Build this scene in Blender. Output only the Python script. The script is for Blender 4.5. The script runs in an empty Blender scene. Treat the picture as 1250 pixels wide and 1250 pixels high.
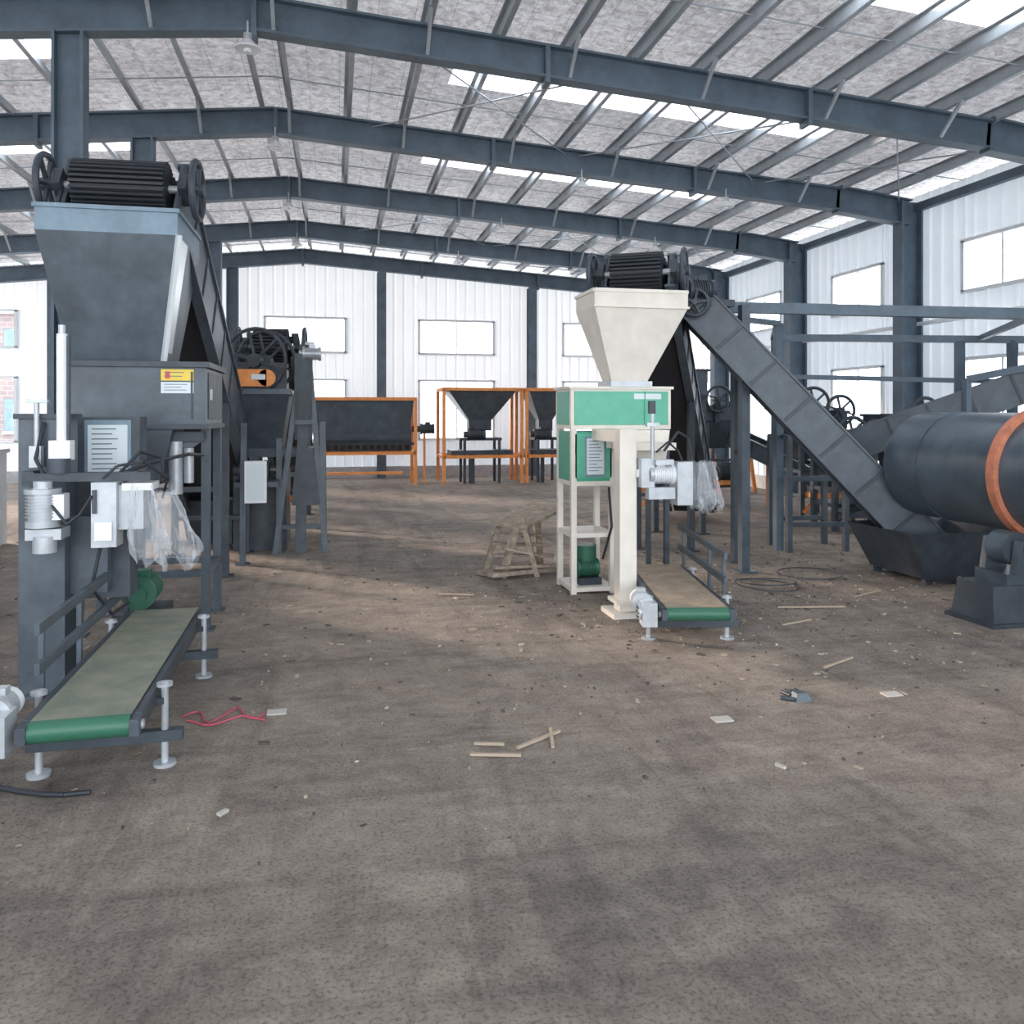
import bpy, bmesh, math, random
from mathutils import Vector, Matrix
random.seed(7)
PI=math.pi
scene=bpy.context.scene
try:
    scene.view_settings.view_transform='Standard'
    scene.view_settings.exposure=0.0
except Exception: pass

# ---------------------------------------------------------------- materials
def mat(name,col,rough=0.6,metal=0.0,noise=0.0,nscale=8,bump=0.0,bscale=40,spec=0.5,col2=None,transl=0.0):
    m=bpy.data.materials.new(name); m.use_nodes=True
    nt=m.node_tree; b=nt.nodes['Principled BSDF']
    b.inputs['Base Color'].default_value=(*col,1)
    b.inputs['Roughness'].default_value=rough
    b.inputs['Metallic'].default_value=metal
    b.inputs['Specular IOR Level'].default_value=spec
    tc=nt.nodes.new('ShaderNodeTexCoord')
    if noise>0 or col2:
        n=nt.nodes.new('ShaderNodeTexNoise'); n.inputs['Scale'].default_value=nscale
        n.inputs['Detail'].default_value=6; n.inputs['Roughness'].default_value=0.65
        nt.links.new(tc.outputs['Object'],n.inputs['Vector'])
        r=nt.nodes.new('ShaderNodeValToRGB')
        c2=col2 if col2 else tuple(min(1,c*(1+noise)) for c in col)
        c1=col if col2 else tuple(c*(1-noise) for c in col)
        r.color_ramp.elements[0].color=(*c1,1); r.color_ramp.elements[0].position=0.35
        r.color_ramp.elements[1].color=(*c2,1); r.color_ramp.elements[1].position=0.65
        nt.links.new(n.outputs['Fac'],r.inputs['Fac'])
        nt.links.new(r.outputs['Color'],b.inputs['Base Color'])
    if bump>0:
        n2=nt.nodes.new('ShaderNodeTexNoise'); n2.inputs['Scale'].default_value=bscale
        n2.inputs['Detail'].default_value=4
        nt.links.new(tc.outputs['Object'],n2.inputs['Vector'])
        bp=nt.nodes.new('ShaderNodeBump'); bp.inputs['Strength'].default_value=bump
        bp.inputs['Distance'].default_value=0.02
        nt.links.new(n2.outputs['Fac'],bp.inputs['Height'])
        nt.links.new(bp.outputs['Normal'],b.inputs['Normal'])
    if transl>0: add_transl(m,transl,(0.90,0.95,1.0))
    return m
def add_transl(m,fac,col):
    """mixes an added daylight glow into roof foil and wall cladding"""
    nt=m.node_tree; b=nt.nodes['Principled BSDF']; o=nt.nodes['Material Output']
    t=nt.nodes.new('ShaderNodeBsdfTranslucent'); t.inputs[0].default_value=(*col,1)
    mx=nt.nodes.new('ShaderNodeMixShader'); mx.inputs[0].default_value=fac
    nt.links.new(b.outputs[0],mx.inputs[1]); nt.links.new(t.outputs[0],mx.inputs[2]); nt.links.new(mx.outputs[0],o.inputs[0])

STEEL=mat('beam_paint',(0.098,0.137,0.178),0.5,noise=0.2,nscale=3)  # beam, drum and dark machine paints lightened bluish to stand in for haze
DARK=mat('machine_dark_paint',(0.074,0.096,0.118),0.40,noise=0.25,nscale=4)
DARK2=mat('machine_charcoal',(0.048,0.061,0.077),0.48,noise=0.3,nscale=5)
BLACK=mat('rubber_black',(0.024,0.029,0.037),0.55)
BLUEG=mat('hopper_rim_bluegrey',(0.18,0.26,0.33),0.35,noise=0.15,nscale=5)
GLINT=mat('hopper_side_glint',(0.85,0.90,0.93),0.25,metal=0.2)  # pale colour painting a bright reflection on the dark hopper side
DRUMM=mat('drum_paint',(0.070,0.098,0.126),0.32,noise=0.25,nscale=3)
ORANGE=mat('orange_paint',(0.86,0.31,0.08),0.5,noise=0.12)
RUSTO=mat('rust_orange',(0.58,0.21,0.12),0.6,noise=0.25)
GREEN=mat('green_paint',(0.07,0.36,0.24),0.4,noise=0.08,nscale=3)
GREENL=mat('green_paint_light',(0.11,0.44,0.30),0.4,noise=0.08)
BELTG=mat('belt_green',(0.16,0.19,0.15),0.6,noise=0.2,nscale=6,col2=(0.27,0.27,0.21))
BELTE=mat('belt_green_edge',(0.03,0.13,0.08),0.45)
BELTB=mat('belt_dusty',(0.34,0.27,0.20),0.8,noise=0.2,nscale=9)
CREAM=mat('cream_paint',(0.78,0.73,0.65),0.5,noise=0.07,nscale=4)
WHITE=mat('white_plastic',(0.80,0.82,0.84),0.4)
GREY=mat('light_grey_metal',(0.47,0.50,0.53),0.35,metal=0.3,noise=0.12)
YEL=mat('yellow_sticker',(0.85,0.62,0.08),0.5)
LABEL=mat('label_paper',(0.70,0.77,0.80),0.5)
INK=mat('label_ink',(0.16,0.21,0.28),0.6)
RED=mat('red_rope',(0.55,0.10,0.14),0.6)
WOOD=mat('weathered_wood',(0.34,0.28,0.22),0.85,noise=0.3,nscale=14,bump=0.4)
PURL=mat('galvanised_purlin',(0.42,0.46,0.50),0.45,metal=0.25,noise=0.12,nscale=4)
WALLW=mat('white_cladding',(0.82,0.85,0.88),0.5,noise=0.03,nscale=1.2,transl=0.115)  # translucency added so the cladding glows bright white
FRAME=mat('window_frame_white',(0.8,0.83,0.85),0.5)
PLAST=mat('low_wall_plaster',(0.68,0.71,0.74),0.7,noise=0.08,nscale=2,bump=0.15)
TRIM=mat('wall_skirting',(0.45,0.45,0.46),0.7,noise=0.15)

# plastic film
FILM=bpy.data.materials.new('clear_plastic_film'); FILM.use_nodes=True
nt=FILM.node_tree; nt.nodes.clear()
o=nt.nodes.new('ShaderNodeOutputMaterial'); mx=nt.nodes.new('ShaderNodeMixShader')
tr=nt.nodes.new('ShaderNodeBsdfTransparent'); pr=nt.nodes.new('ShaderNodeBsdfPrincipled')
pr.inputs['Base Color'].default_value=(0.78,0.82,0.86,1); pr.inputs['Roughness'].default_value=0.12
lw=nt.nodes.new('ShaderNodeLayerWeight'); lw.inputs['Blend'].default_value=0.4
mr=nt.nodes.new('ShaderNodeMapRange'); mr.inputs['To Min'].default_value=0.10; mr.inputs['To Max'].default_value=0.7
nt.links.new(lw.outputs['Facing'],mr.inputs['Value'])
nt.links.new(mr.outputs['Result'],mx.inputs['Fac']); nt.links.new(tr.outputs[0],mx.inputs[1]); nt.links.new(pr.outputs[0],mx.inputs[2])
nt.links.new(mx.outputs[0],o.inputs[0])

# skylight translucent panel
SKYP=bpy.data.materials.new('translucent_skylight'); SKYP.use_nodes=True
nt=SKYP.node_tree; nt.nodes.clear()
o=nt.nodes.new('ShaderNodeOutputMaterial'); t1=nt.nodes.new('ShaderNodeBsdfTranslucent'); t2=nt.nodes.new('ShaderNodeBsdfTransparent')
t1.inputs[0].default_value=(0.95,0.98,1,1); mx=nt.nodes.new('ShaderNodeMixShader'); mx.inputs[0].default_value=0.7
nt.links.new(t1.outputs[0],mx.inputs[2]); nt.links.new(t2.outputs[0],mx.inputs[1]); nt.links.new(mx.outputs[0],o.inputs[0])

# crinkled foil roof insulation (silver film with wire-mesh support lines)
FOIL=bpy.data.materials.new('foil_insulation'); FOIL.use_nodes=True
nt=FOIL.node_tree; b=nt.nodes['Principled BSDF']; tc=nt.nodes.new('ShaderNodeTexCoord')
n=nt.nodes.new('ShaderNodeTexNoise'); n.inputs['Scale'].default_value=9; n.inputs['Detail'].default_value=10; n.inputs['Roughness'].default_value=0.8; n.inputs['Distortion'].default_value=0.6
r=nt.nodes.new('ShaderNodeValToRGB'); r.color_ramp.elements[0].position=0.36; r.color_ramp.elements[0].color=(0.40,0.365,0.36,1)
r.color_ramp.elements[1].position=0.58; r.color_ramp.elements[1].color=(0.95,0.93,0.94,1)
nt.links.new(tc.outputs['Object'],n.inputs['Vector']); nt.links.new(n.outputs['Fac'],r.inputs['Fac'])
wv=nt.nodes.new('ShaderNodeTexBrick'); wv.offset=0.0; wv.inputs['Scale'].default_value=1.0; wv.inputs['Mortar Size'].default_value=0.004; wv.inputs['Brick Width'].default_value=0.37; wv.inputs['Row Height'].default_value=0.30
wv.inputs['Color1'].default_value=(1,1,1,1); wv.inputs['Color2'].default_value=(0.93,0.93,0.93,1); wv.inputs['Mortar'].default_value=(0.5,0.5,0.5,1)
nt.links.new(tc.outputs['Object'],wv.inputs['Vector'])
mm=nt.nodes.new('ShaderNodeMixRGB'); mm.blend_type='MULTIPLY'; mm.inputs[0].default_value=0.8; nt.links.new(r.outputs['Color'],mm.inputs[1]); nt.links.new(wv.outputs['Color'],mm.inputs[2])
nt.links.new(mm.outputs[0],b.inputs['Base Color'])
v=nt.nodes.new('ShaderNodeTexVoronoi'); v.inputs['Scale'].default_value=10; nt.links.new(tc.outputs['Object'],v.inputs['Vector'])
n3=nt.nodes.new('ShaderNodeTexNoise'); n3.inputs['Scale'].default_value=9; n3.inputs['Detail'].default_value=7; n3.inputs['Roughness'].default_value=0.75; nt.links.new(tc.outputs['Object'],n3.inputs['Vector'])
ad=nt.nodes.new('ShaderNodeMath'); ad.operation='ADD'; nt.links.new(v.outputs['Distance'],ad.inputs[0]); nt.links.new(n3.outputs['Fac'],ad.inputs[1])
bp=nt.nodes.new('ShaderNodeBump'); bp.inputs['Strength'].default_value=1.0; bp.inputs['Distance'].default_value=0.18
nt.links.new(ad.outputs[0],bp.inputs['Height']); nt.links.new(bp.outputs['Normal'],b.inputs['Normal'])
b.inputs['Metallic'].default_value=0.75; b.inputs['Roughness'].default_value=0.28
add_transl(FOIL,0.10,(0.95,0.93,0.95))  # glow added to the foil to brighten the ceiling
tl=[q for q in nt.nodes if q.type=='BSDF_TRANSLUCENT'][0]; nt.links.new(mm.outputs[0],tl.inputs[0])

# dirty floor
FLOOR=bpy.data.materials.new('dusty_concrete_floor'); FLOOR.use_nodes=True
nt=FLOOR.node_tree; b=nt.nodes['Principled BSDF']; tc=nt.nodes.new('ShaderNodeTexCoord'); L=nt.links.new
def noise(scale,det=6,ro=0.6,dist=0.0,mp=None):
    n=nt.nodes.new('ShaderNodeTexNoise'); n.inputs['Scale'].default_value=scale; n.inputs['Detail'].default_value=det
    n.inputs['Roughness'].default_value=ro; n.inputs['Distortion'].default_value=dist
    if mp:
        m=nt.nodes.new('ShaderNodeMapping'); m.inputs['Scale'].default_value=mp[0]; m.inputs['Rotation'].default_value=(0,0,mp[1]); L(tc.outputs['Object'],m.inputs['Vector']); L(m.outputs[0],n.inputs['Vector'])
    else: L(tc.outputs['Object'],n.inputs['Vector'])
    return n
def ramp(n,p0,c0,p1,c1):
    r=nt.nodes.new('ShaderNodeValToRGB'); r.color_ramp.elements[0].position=p0; r.color_ramp.elements[0].color=(*c0,1)
    r.color_ramp.elements[1].position=p1; r.color_ramp.elements[1].color=(*c1,1); L(n.outputs['Fac'],r.inputs['Fac']); return r
def mul(a,c,f=1.0):
    m=nt.nodes.new('ShaderNodeMixRGB'); m.blend_type='MULTIPLY'; m.inputs[0].default_value=f; L(a.outputs[0],m.inputs[1]); L(c.outputs[0],m.inputs[2]); return m
A=ramp(noise(0.5,8,0.65,0.6),0.36,(0.31,0.275,0.245),0.64,(0.45,0.385,0.335))
C=ramp(noise(4,12,0.82,0.4),0.3,(0.5,0.49,0.49),0.62,(1.15,1.13,1.10))
D=ramp(noise(70,3,0.6),0.34,(0.5,0.5,0.5),0.5,(1,1,1))
S1=ramp(noise(1.6,6,0.7,0.8,((0.25,2.2,1),0.5)),0.36,(0.72,0.72,0.73),0.52,(1,1,1))
S2=ramp(noise(1.3,6,0.7,0.8,((2.4,0.22,1),0.25)),0.38,(0.76,0.76,0.77),0.5,(1,1,1))
m2=mul(mul(mul(mul(A,C),D,0.8),S1,0.8),S2,0.8)
L(m2.outputs[0],b.inputs['Base Color']); b.inputs['Roughness'].default_value=0.85; b.inputs['Specular IOR Level'].default_value=0.25
nb=noise(10,12,0.8); bp=nt.nodes.new('ShaderNodeBump'); bp.inputs['Strength'].default_value=0.8; bp.inputs['Distance'].default_value=0.05
L(nb.outputs['Fac'],bp.inputs['Height']); L(bp.outputs['Normal'],b.inputs['Normal'])

# brick for neighbour building
BRICK=bpy.data.materials.new('pale_brick'); BRICK.use_nodes=True; nt=BRICK.node_tree; b=nt.nodes['Principled BSDF']
tc=nt.nodes.new('ShaderNodeTexCoord'); mp=nt.nodes.new('ShaderNodeMapping'); mp.inputs['Rotation'].default_value=(PI/2,0,0); br=nt.nodes.new('ShaderNodeTexBrick')
br.inputs['Color1'].default_value=(0.24,0.18,0.18,1); br.inputs['Color2'].default_value=(0.30,0.22,0.21,1); br.inputs['Mortar'].default_value=(0.3,0.3,0.3,1); br.inputs['Scale'].default_value=1.5
nt.links.new(tc.outputs['Object'],mp.inputs[0]); nt.links.new(mp.outputs[0],br.inputs['Vector']); nt.links.new(br.outputs[0],b.inputs['Base Color'])

# ---------------------------------------------------------------- mesh builder
class B:
    def __init__(s,name): s.name=name; s.v=[]; s.f=[]; s.mi=[]; s.sm=[]; s.mats=[]; s.M=Matrix.Identity(4)
    def add(s,vs,fs,m,smooth=False):
        if m not in s.mats: s.mats.append(m)
        k=s.mats.index(m); o=len(s.v)
        s.v+= [s.M@Vector(p) for p in vs]
        for f in fs: s.f.append([o+i for i in f]); s.mi.append(k); s.sm.append(smooth)
    def bx(s,x0,x1,y0,y1,z0,z1,m):
        s.add([(x0,y0,z0),(x1,y0,z0),(x1,y1,z0),(x0,y1,z0),(x0,y0,z1),(x1,y0,z1),(x1,y1,z1),(x0,y1,z1)],
          [(0,3,2,1),(4,5,6,7),(0,1,5,4),(1,2,6,5),(2,3,7,6),(3,0,4,7)],m)
    def frus(s,a,za,b_,zb,m,top=True,bot=True):
        x0,x1,y0,y1=a; X0,X1,Y0,Y1=b_
        fs=[(0,1,5,4),(1,2,6,5),(2,3,7,6),(3,0,4,7)]
        if bot: fs.append((0,3,2,1))
        if top: fs.append((4,5,6,7))
        s.add([(x0,y0,za),(x1,y0,za),(x1,y1,za),(x0,y1,za),(X0,Y0,zb),(X1,Y0,zb),(X1,Y1,zb),(X0,Y1,zb)],fs,m)
    def beam(s,p1,p2,w,h,m,up=(0,0,1)):
        p1=Vector(p1);p2=Vector(p2); d=(p2-p1).normalized(); u=Vector(up)
        if abs(d.dot(u))>0.98: u=Vector((0,1,0))
        r=d.cross(u).normalized(); u=r.cross(d).normalized()
        q=[]
        for p in (p1,p2):
            for a,c in ((-1,-1),(1,-1),(1,1),(-1,1)): q.append(p+r*w/2*a+u*h/2*c)
        s.add(q,[(0,1,2,3),(7,6,5,4),(0,4,5,1),(1,5,6,2),(2,6,7,3),(3,7,4,0)],m)
    def ibeam(s,p1,p2,w,h,m,t=0.02,up=(0,0,1)):
        p1=Vector(p1);p2=Vector(p2); d=(p2-p1).normalized(); u=Vector(up)
        if abs(d.dot(u))>0.98: u=Vector((1,0,0))
        r=d.cross(u).normalized(); u=r.cross(d).normalized()
        s.beam(p1,p2,t,h,m,u); 
        for k in (-1,1): s.beam(p1+u*k*(h/2),p2+u*k*(h/2),w,t*1.3,m,u)
    def cyl(s,p1,p2,r,m,seg=20,r2=None,caps=True,smooth=True):
        p1=Vector(p1);p2=Vector(p2); r2=r if r2 is None else r2
        d=(p2-p1).normalized(); a=Vector((0,0,1)) if abs(d.z)<0.9 else Vector((1,0,0))
        u=d.cross(a).normalized(); w=d.cross(u)
        vs=[];n=seg
        for p,R in((p1,r),(p2,r2)):
            for i in range(n):
                t=2*PI*i/n; vs.append(p+u*math.cos(t)*R+w*math.sin(t)*R)
        s.add(vs,[(i,(i+1)%n,n+(i+1)%n,n+i) for i in range(n)],m,smooth)
        if caps: s.add(vs,[tuple(range(n-1,-1,-1)),tuple(range(n,2*n))],m)
    def tube(s,pts,r,m,seg=8):
        for a,c in zip(pts[:-1],pts[1:]): s.cyl(a,c,r,m,seg)
    def torus(s,c,ax,R,r,m,seg=32,rs=8):
        c=Vector(c); d=Vector(ax).normalized(); a=Vector((0,0,1)) if abs(d.z)<0.9 else Vector((1,0,0))
        u=d.cross(a).normalized(); w=d.cross(u); vs=[];fs=[]
        for i in range(seg):
            t=2*PI*i/seg; e=u*math.cos(t)+w*math.sin(t)
            for j in range(rs):
                q=2*PI*j/rs; vs.append(c+e*(R+r*math.cos(q))+d*r*math.sin(q))
        for i in range(seg):
            for j in range(rs): fs.append((i*rs+j,((i+1)%seg)*rs+j,((i+1)%seg)*rs+(j+1)%rs,i*rs+(j+1)%rs))
        s.add(vs,fs,m,True)
    def wheel(s,c,ax,R,m,spokes=6,th=0.03,hub=None):
        c=Vector(c); d=Vector(ax).normalized(); s.torus(c,d,R,th,m,28,6)
        s.cyl(c-d*0.05,c+d*0.05,R*0.22,hub or m,14)
        a=Vector((0,0,1)) if abs(d.z)<0.9 else Vector((1,0,0)); u=d.cross(a).normalized(); w=d.cross(u)
        for i in range(spokes):
            t=2*PI*i/spokes+0.3; s.beam(c,c+(u*math.cos(t)+w*math.sin(t))*R,0.025,0.03,m,d)
    def motor(s,c,ax,r,l,m,fan=None):
        c=Vector(c); d=Vector(ax).normalized(); a=c-d*l/2; e=c+d*l/2
        s.cyl(a,e,r*0.86,m,20)
        for i in range(7): 
            p=a+d*l*(0.15+0.09*i); s.cyl(p,p+d*l*0.035,r,m,20)
        s.cyl(e-d*l*0.18,e,r,fan or m,20); s.cyl(a-d*l*0.25,a,r*0.55,m,16)
        s.cyl(a-d*0.01,a+d*l*0.08,r*1.08,m,20)
        s.bx(c.x-r*0.45,c.x+r*0.45,c.y-r*0.45,c.y+r*0.45,c.z+r*0.6,c.z+r*1.35,m)
    def done(s,bevel=0.0):
        me=bpy.data.meshes.new(s.name); 
        V=s.v; mn=Vector((min(p.x for p in V),min(p.y for p in V),min(p.z for p in V))); mxx=Vector((max(p.x for p in V),max(p.y for p in V),0))
        org=Vector(((mn.x+mxx.x)/2,(mn.y+mxx.y)/2,mn.z))
        me.from_pydata([tuple(p-org) for p in V],[],s.f)
        for m in s.mats: me.materials.append(m)
        for i,p in enumerate(me.polygons): p.material_index=s.mi[i]; p.use_smooth=s.sm[i]
        bm=bmesh.new(); bm.from_mesh(me); bmesh.ops.recalc_face_normals(bm,faces=bm.faces); bm.to_mesh(me); bm.free()
        ob=bpy.data.objects.new(s.name,me); ob.location=org; scene.collection.objects.link(ob)
        if bevel>0:
            md=ob.modifiers.new('bevel','BEVEL'); md.width=bevel; md.segments=2; md.limit_method='ANGLE'; md.angle_limit=math.radians(50)
        return ob

def incline(bot,top):
    bot=Vector(bot);top=Vector(top); d=(top-bot).normalized(); sd=d.cross(Vector((0,0,1))).normalized(); n=sd.cross(d).normalized()
    M=Matrix(((sd.x,d.x,n.x,bot.x),(sd.y,d.y,n.y,bot.y),(sd.z,d.z,n.z,bot.z),(0,0,0,1)))
    return M,(top-bot).length

# ---------------------------------------------------------------- building shell
YB=20.8; XR=9.0; XL=-10.4; XRG=-0.75; Y0=-4.0
def zr(x): return 5.6-0.068*(x-XRG) if x>XRG else 5.6-0.105*(XRG-x)
s=B('floor'); s.bx(XL,XR,-4,YB,-0.1,0,FLOOR); s.done()
EXT=mat('yard_concrete',(0.6,0.6,0.58),0.9,noise=0.1,nscale=0.5)
s=B('ground_exterior'); s.bx(-60,60,-60,60,-0.2,-0.11,EXT); s.done()
s=B('neighbouring_brick_building'); s.bx(-17,-7.5,31,36,-0.11,5.0,BRICK)
s.bx(-17.2,-7.3,30.8,36.2,5.0,5.2,TRIM)
for x in(-15.5,-13,-10.5,-8.7):
    for z in(1.0,3.4): s.bx(x-0.5,x+0.5,30.95,31,z,z+1.1,BLUEG); s.bx(x-0.55,x+0.55,30.9,31,z-0.1,z,TRIM)
s.done()

def wall(name,axis,pos,a0,a1,ztop,holes,inner=-1,step=0.25):
    """vertical cladding wall: corrugated sheet with cut openings"""
    s=B(name)
    cuts=sorted(set([a0,a1]+[h[0] for h in holes]+[h[1] for h in holes]))
    def q4(ua,ub,da,db,z0,za,zb):
        if axis=='y': q=[(ua,pos+da,z0),(ub,pos+db,z0),(ub,pos+db,zb),(ua,pos+da,za)]
        else: q=[(pos+da,ua,z0),(pos+db,ub,z0),(pos+db,ub,zb),(pos+da,ua,za)]
        s.add(q,[(0,1,2,3)],WALLW)
    def spans(u,zt):
        z=0; out=[]
        for h in sorted([h for h in holes if h[0]-1e-4<=u<=h[1]+1e-4],key=lambda h:h[2]):
            if h[2]>z: out.append((z,h[2]))
            z=h[3]
        if z<zt: out.append((z,zt))
        return out
    d=-0.03 if inner<0 else 0.03
    for c0,c1 in zip(cuts[:-1],cuts[1:]):
        u=c0
        while u<c1-1e-4:
            ue=min(u+step,c1)
            prof=[(0,0),(0.66,0),(0.74,d),(0.92,d),(1.0,0)]
            for (ta,da),(tb,db) in zip(prof[:-1],prof[1:]):
                ua=u+(ue-u)*ta; ub=u+(ue-u)*tb
                zt=min(ztop(ua),ztop(ub))
                for z0,z1 in spans((u+ue)/2,zt):
                    if z1==zt: q4(ua,ub,da,db,z0,ztop(ua),ztop(ub))
                    else: q4(ua,ub,da,db,z0,z1,z1)
            u=ue
    return s.done()
bh=[]
for c in (-8.1,-4.45,-0.69,3.06,6.85):
    bh.append((c-0.96,c+0.96,3.12,3.97)); bh.append((c-0.96,c+0.96,0.95,2.44))
wall('wall_back','y',YB,XL,XR,lambda u:zr(u)+0.1,bh)
rh=[]
for c in (3.2,6.4,9.6,12.8,16.0,19.0):
    rh.append((c-0.7,c+0.7,3.38,4.12)); rh.append((c-0.7,c+0.7,0.95,2.4))
wall('wall_right','x',XR,Y0,YB,lambda u:zr(XR)+0.1,rh)
wall('wall_left','x',XL-0.08,Y0,YB,lambda u:zr(XL)+0.08,[(14.2,16.9,0.0,4.35),(17.1,20.4,0.0,4.35)],inner=1)  # out of view; door openings invented to throw sun patches on the floor
s=B('trim_skirting'); s.bx(XL,XR,YB-0.06,YB-0.033,0,0.28,TRIM); s.bx(XR-0.06,XR-0.033,Y0,YB-0.05,0,0.28,TRIM); s.done()

i=0
for (a,c,z0,z1) in bh:
    i+=1; s=B('window_%d'%i)
    for x in (a,c): s.bx(x-0.03,x+0.03,YB-0.04,YB+0.05,z0,z1,FRAME)
    for z in (z0,z1): s.bx(a-0.03,c+0.03,YB-0.04,YB+0.05,z-0.025,z+0.025,FRAME)
    for t in ((0.5,) if a>-9 else (0.25,0.5,0.75)): s.bx(a+(c-a)*t-0.015,a+(c-a)*t+0.015,YB,YB+0.03,z0,z1,FRAME)
    if a<-7: s.bx(a,c,YB,YB+0.03,(z0+z1)/2-0.012,(z0+z1)/2+0.012,FRAME)
    s.done()
for (a,c,z0,z1) in rh:
    i+=1; s=B('window_%d'%i)
    for y in (a,c): s.bx(XR-0.04,XR+0.05,y-0.03,y+0.03,z0,z1,FRAME)
    for z in (z0,z1): s.bx(XR-0.04,XR+0.05,a-0.03,c+0.03,z-0.025,z+0.025,FRAME)
    s.bx(XR,XR+0.03,(a+c)/2-0.015,(a+c)/2+0.015,z0,z1,FRAME)
    s.done()

# roof sheets with skylight bands
R0=0.14
sky=[-3.2,0.0,3.2,6.4,9.6,12.8,16.0]
s=B('ceiling'); p=B('skylight_panels')
ys=[Y0]+sum([[c-0.26,c+0.26] for c in sky],[])+[YB+0.1]
def sheet(bb,x0,x1,y0,y1,m):
    bb.add([(x0,y0,zr(x0)+R0),(x1,y0,zr(x1)+R0),(x1,y1,zr(x1)+R0),(x0,y1,zr(x0)+R0)],[(0,3,2,1)],m)
for k in range(len(ys)-1):
    y0,y1=ys[k],ys[k+1]
    if k%2==0: sheet(s,XL-0.1,XRG,y0,y1,FOIL); sheet(s,XRG,XR+0.15,y0,y1,FOIL)
    else:
        sheet(s,XL-0.1,-7.0,y0,y1,FOIL); sheet(p,-7.0,-2.7,y0,y1,SKYP); sheet(s,-2.7,XRG,y0,y1,FOIL)
        sheet(s,XRG,1.35,y0,y1,FOIL); sheet(p,1.35,6.3,y0,y1,SKYP); sheet(s,6.3,XR+0.15,y0,y1,FOIL)
s.done(); p.done()
s=B('roof_purlins'); px=[]
x=XRG+0.18
while x<XR: px.append(x); x+=0.74
x=XRG-0.18
while x>XL: px.append(x); x-=0.74
for x in px:
    z=zr(x)+0.065
    s.bx(x-0.006,x+0.006,Y0,YB,z-0.06,z+0.06,PURL); s.bx(x-0.006,x+0.05,Y0,YB,z-0.066,z-0.058,PURL); s.bx(x-0.05,x+0.006,Y0,YB,z+0.058,z+0.066,PURL)
for c in (3.2,6.4,9.6,12.8,16,19.2):
    for o in (-0.62,0.62):
        s.cyl((XRG,c+o,zr(XRG)+0.05),(XR-0.1,c+o,zr(XR)+0.05),0.008,PURL,6); s.cyl((XRG,c+o,zr(XRG)+0.05),(XL,c+o,zr(XL)+0.05),0.008,PURL,6)
for (y0,y1) in((8.25,11.2),(14.4,17.6)):
    for x0 in(0.5,3.4,6.3):
        x1=min(x0+2.7,8.6); s.cyl((x0,y0,zr(x0)-0.05),(x1,y1,zr(x1)-0.05),0.01,PURL,6); s.cyl((x1,y0,zr(x1)-0.05),(x0,y1,zr(x0)-0.05),0.01,PURL,6)
s.done()
FY=[-1.6,1.6,4.9,8.25,11.2,14.4,17.6,20.60]
XC=8.76
for k,y in enumerate(FY):
    s=B('steel_portal_frame')
    H=0.32
    pr_=(XRG,y,zr(XRG)-H/2); 
    s.ibeam(pr_,(XC-1.2,y,zr(XC-1.2)-H/2),0.17,H,STEEL)
    s.ibeam((XC-1.25,y,zr(XC-1.25)-H/2),(XC,y,zr(XC)-0.22),0.17,H+0.06,STEEL)
    s.ibeam(pr_,(XL+0.2,y,zr(XL+0.2)-H/2),0.17,H,STEEL)
    for xx in (XRG,XRG+2.9,XRG+5.9,-3.6): s.bx(xx-0.025,xx+0.025,y-0.1,y+0.1,zr(xx)-H-0.07,zr(xx)+0.0,STEEL)
    zc=zr(XC)-0.05
    s.ibeam((XC,y,0),(XC,y,zc),0.22,0.34,STEEL,0.025,up=(1,0,0)); s.bx(XC-0.22,XC+0.2,y-0.16,y+0.16,0,0.03,STEEL)
    if y>8: s.ibeam((-2.38,y,0),(-2.38,y,zr(-2.38)-H),0.2,0.24,STEEL,0.02,up=(1,0,0)); 
    s.ibeam((XL+0.2,y,0),(XL+0.2,y,zr(XL)-0.1),0.22,0.3,STEEL,0.02,up=(1,0,0))
    for j,x in enumerate(px):
        if j%2==0 and XL+1<x<XR-0.7 and k<7:
            for sg in(-1,1): s.beam((x,y+sg*0.06,zr(x)-H+0.02),(x,y+sg*0.42,zr(x)+0.02),0.035,0.035,PURL)
    s.done()
s=B('gable_wall_column_set')
for x in (-6.3,1.15,5.0): s.ibeam((x,YB-0.17,0),(x,YB-0.17,zr(x)-0.36),0.22,0.2,STEEL,0.02,up=(0,1,0))
s.done()
s=B('eave_strut'); s.beam((XR-0.1,Y0,zr(XR)-0.12),(XR-0.1,YB,zr(XR)-0.12),0.1,0.12,STEEL); 
s.beam((XR-0.07,Y0,3.0),(XR-0.07,YB,3.0),0.05,0.06,FRAME); s.done()

# high bay lamps
for (x,y) in [(XRG-0.05,8.1),(XRG,11.05),(XRG,14.25),(XRG,17.4),(5.6,11.05),(5.8,14.25),(2.9,14.25),(6.9,17.4),(2.6,17.4),(3.4,11.05)]:
    s=B('high_bay_lamp'); z=zr(x)-0.40
    s.cyl((x,y,z),(x,y,z+0.12),0.01,GREY,8); s.cyl((x,y,z-0.06),(x,y,z),0.04,GREY,16); s.cyl((x,y,z-0.14),(x,y,z-0.06),0.12,WHITE,24,r2=0.04,caps=False)
    s.cyl((x,y,z-0.15),(x,y,z-0.14),0.12,WHITE,24); s.cyl((x,y,z-0.18),(x,y,z-0.15),0.035,WHITE,12)
    s.done()
s=B('low_partition_wall'); s.bx(-4.12,-3.95,3.5,11.2,0,1.12,PLAST); s.bx(-4.15,-3.92,3.5,11.23,1.12,1.17,PLAST); s.done()

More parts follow.
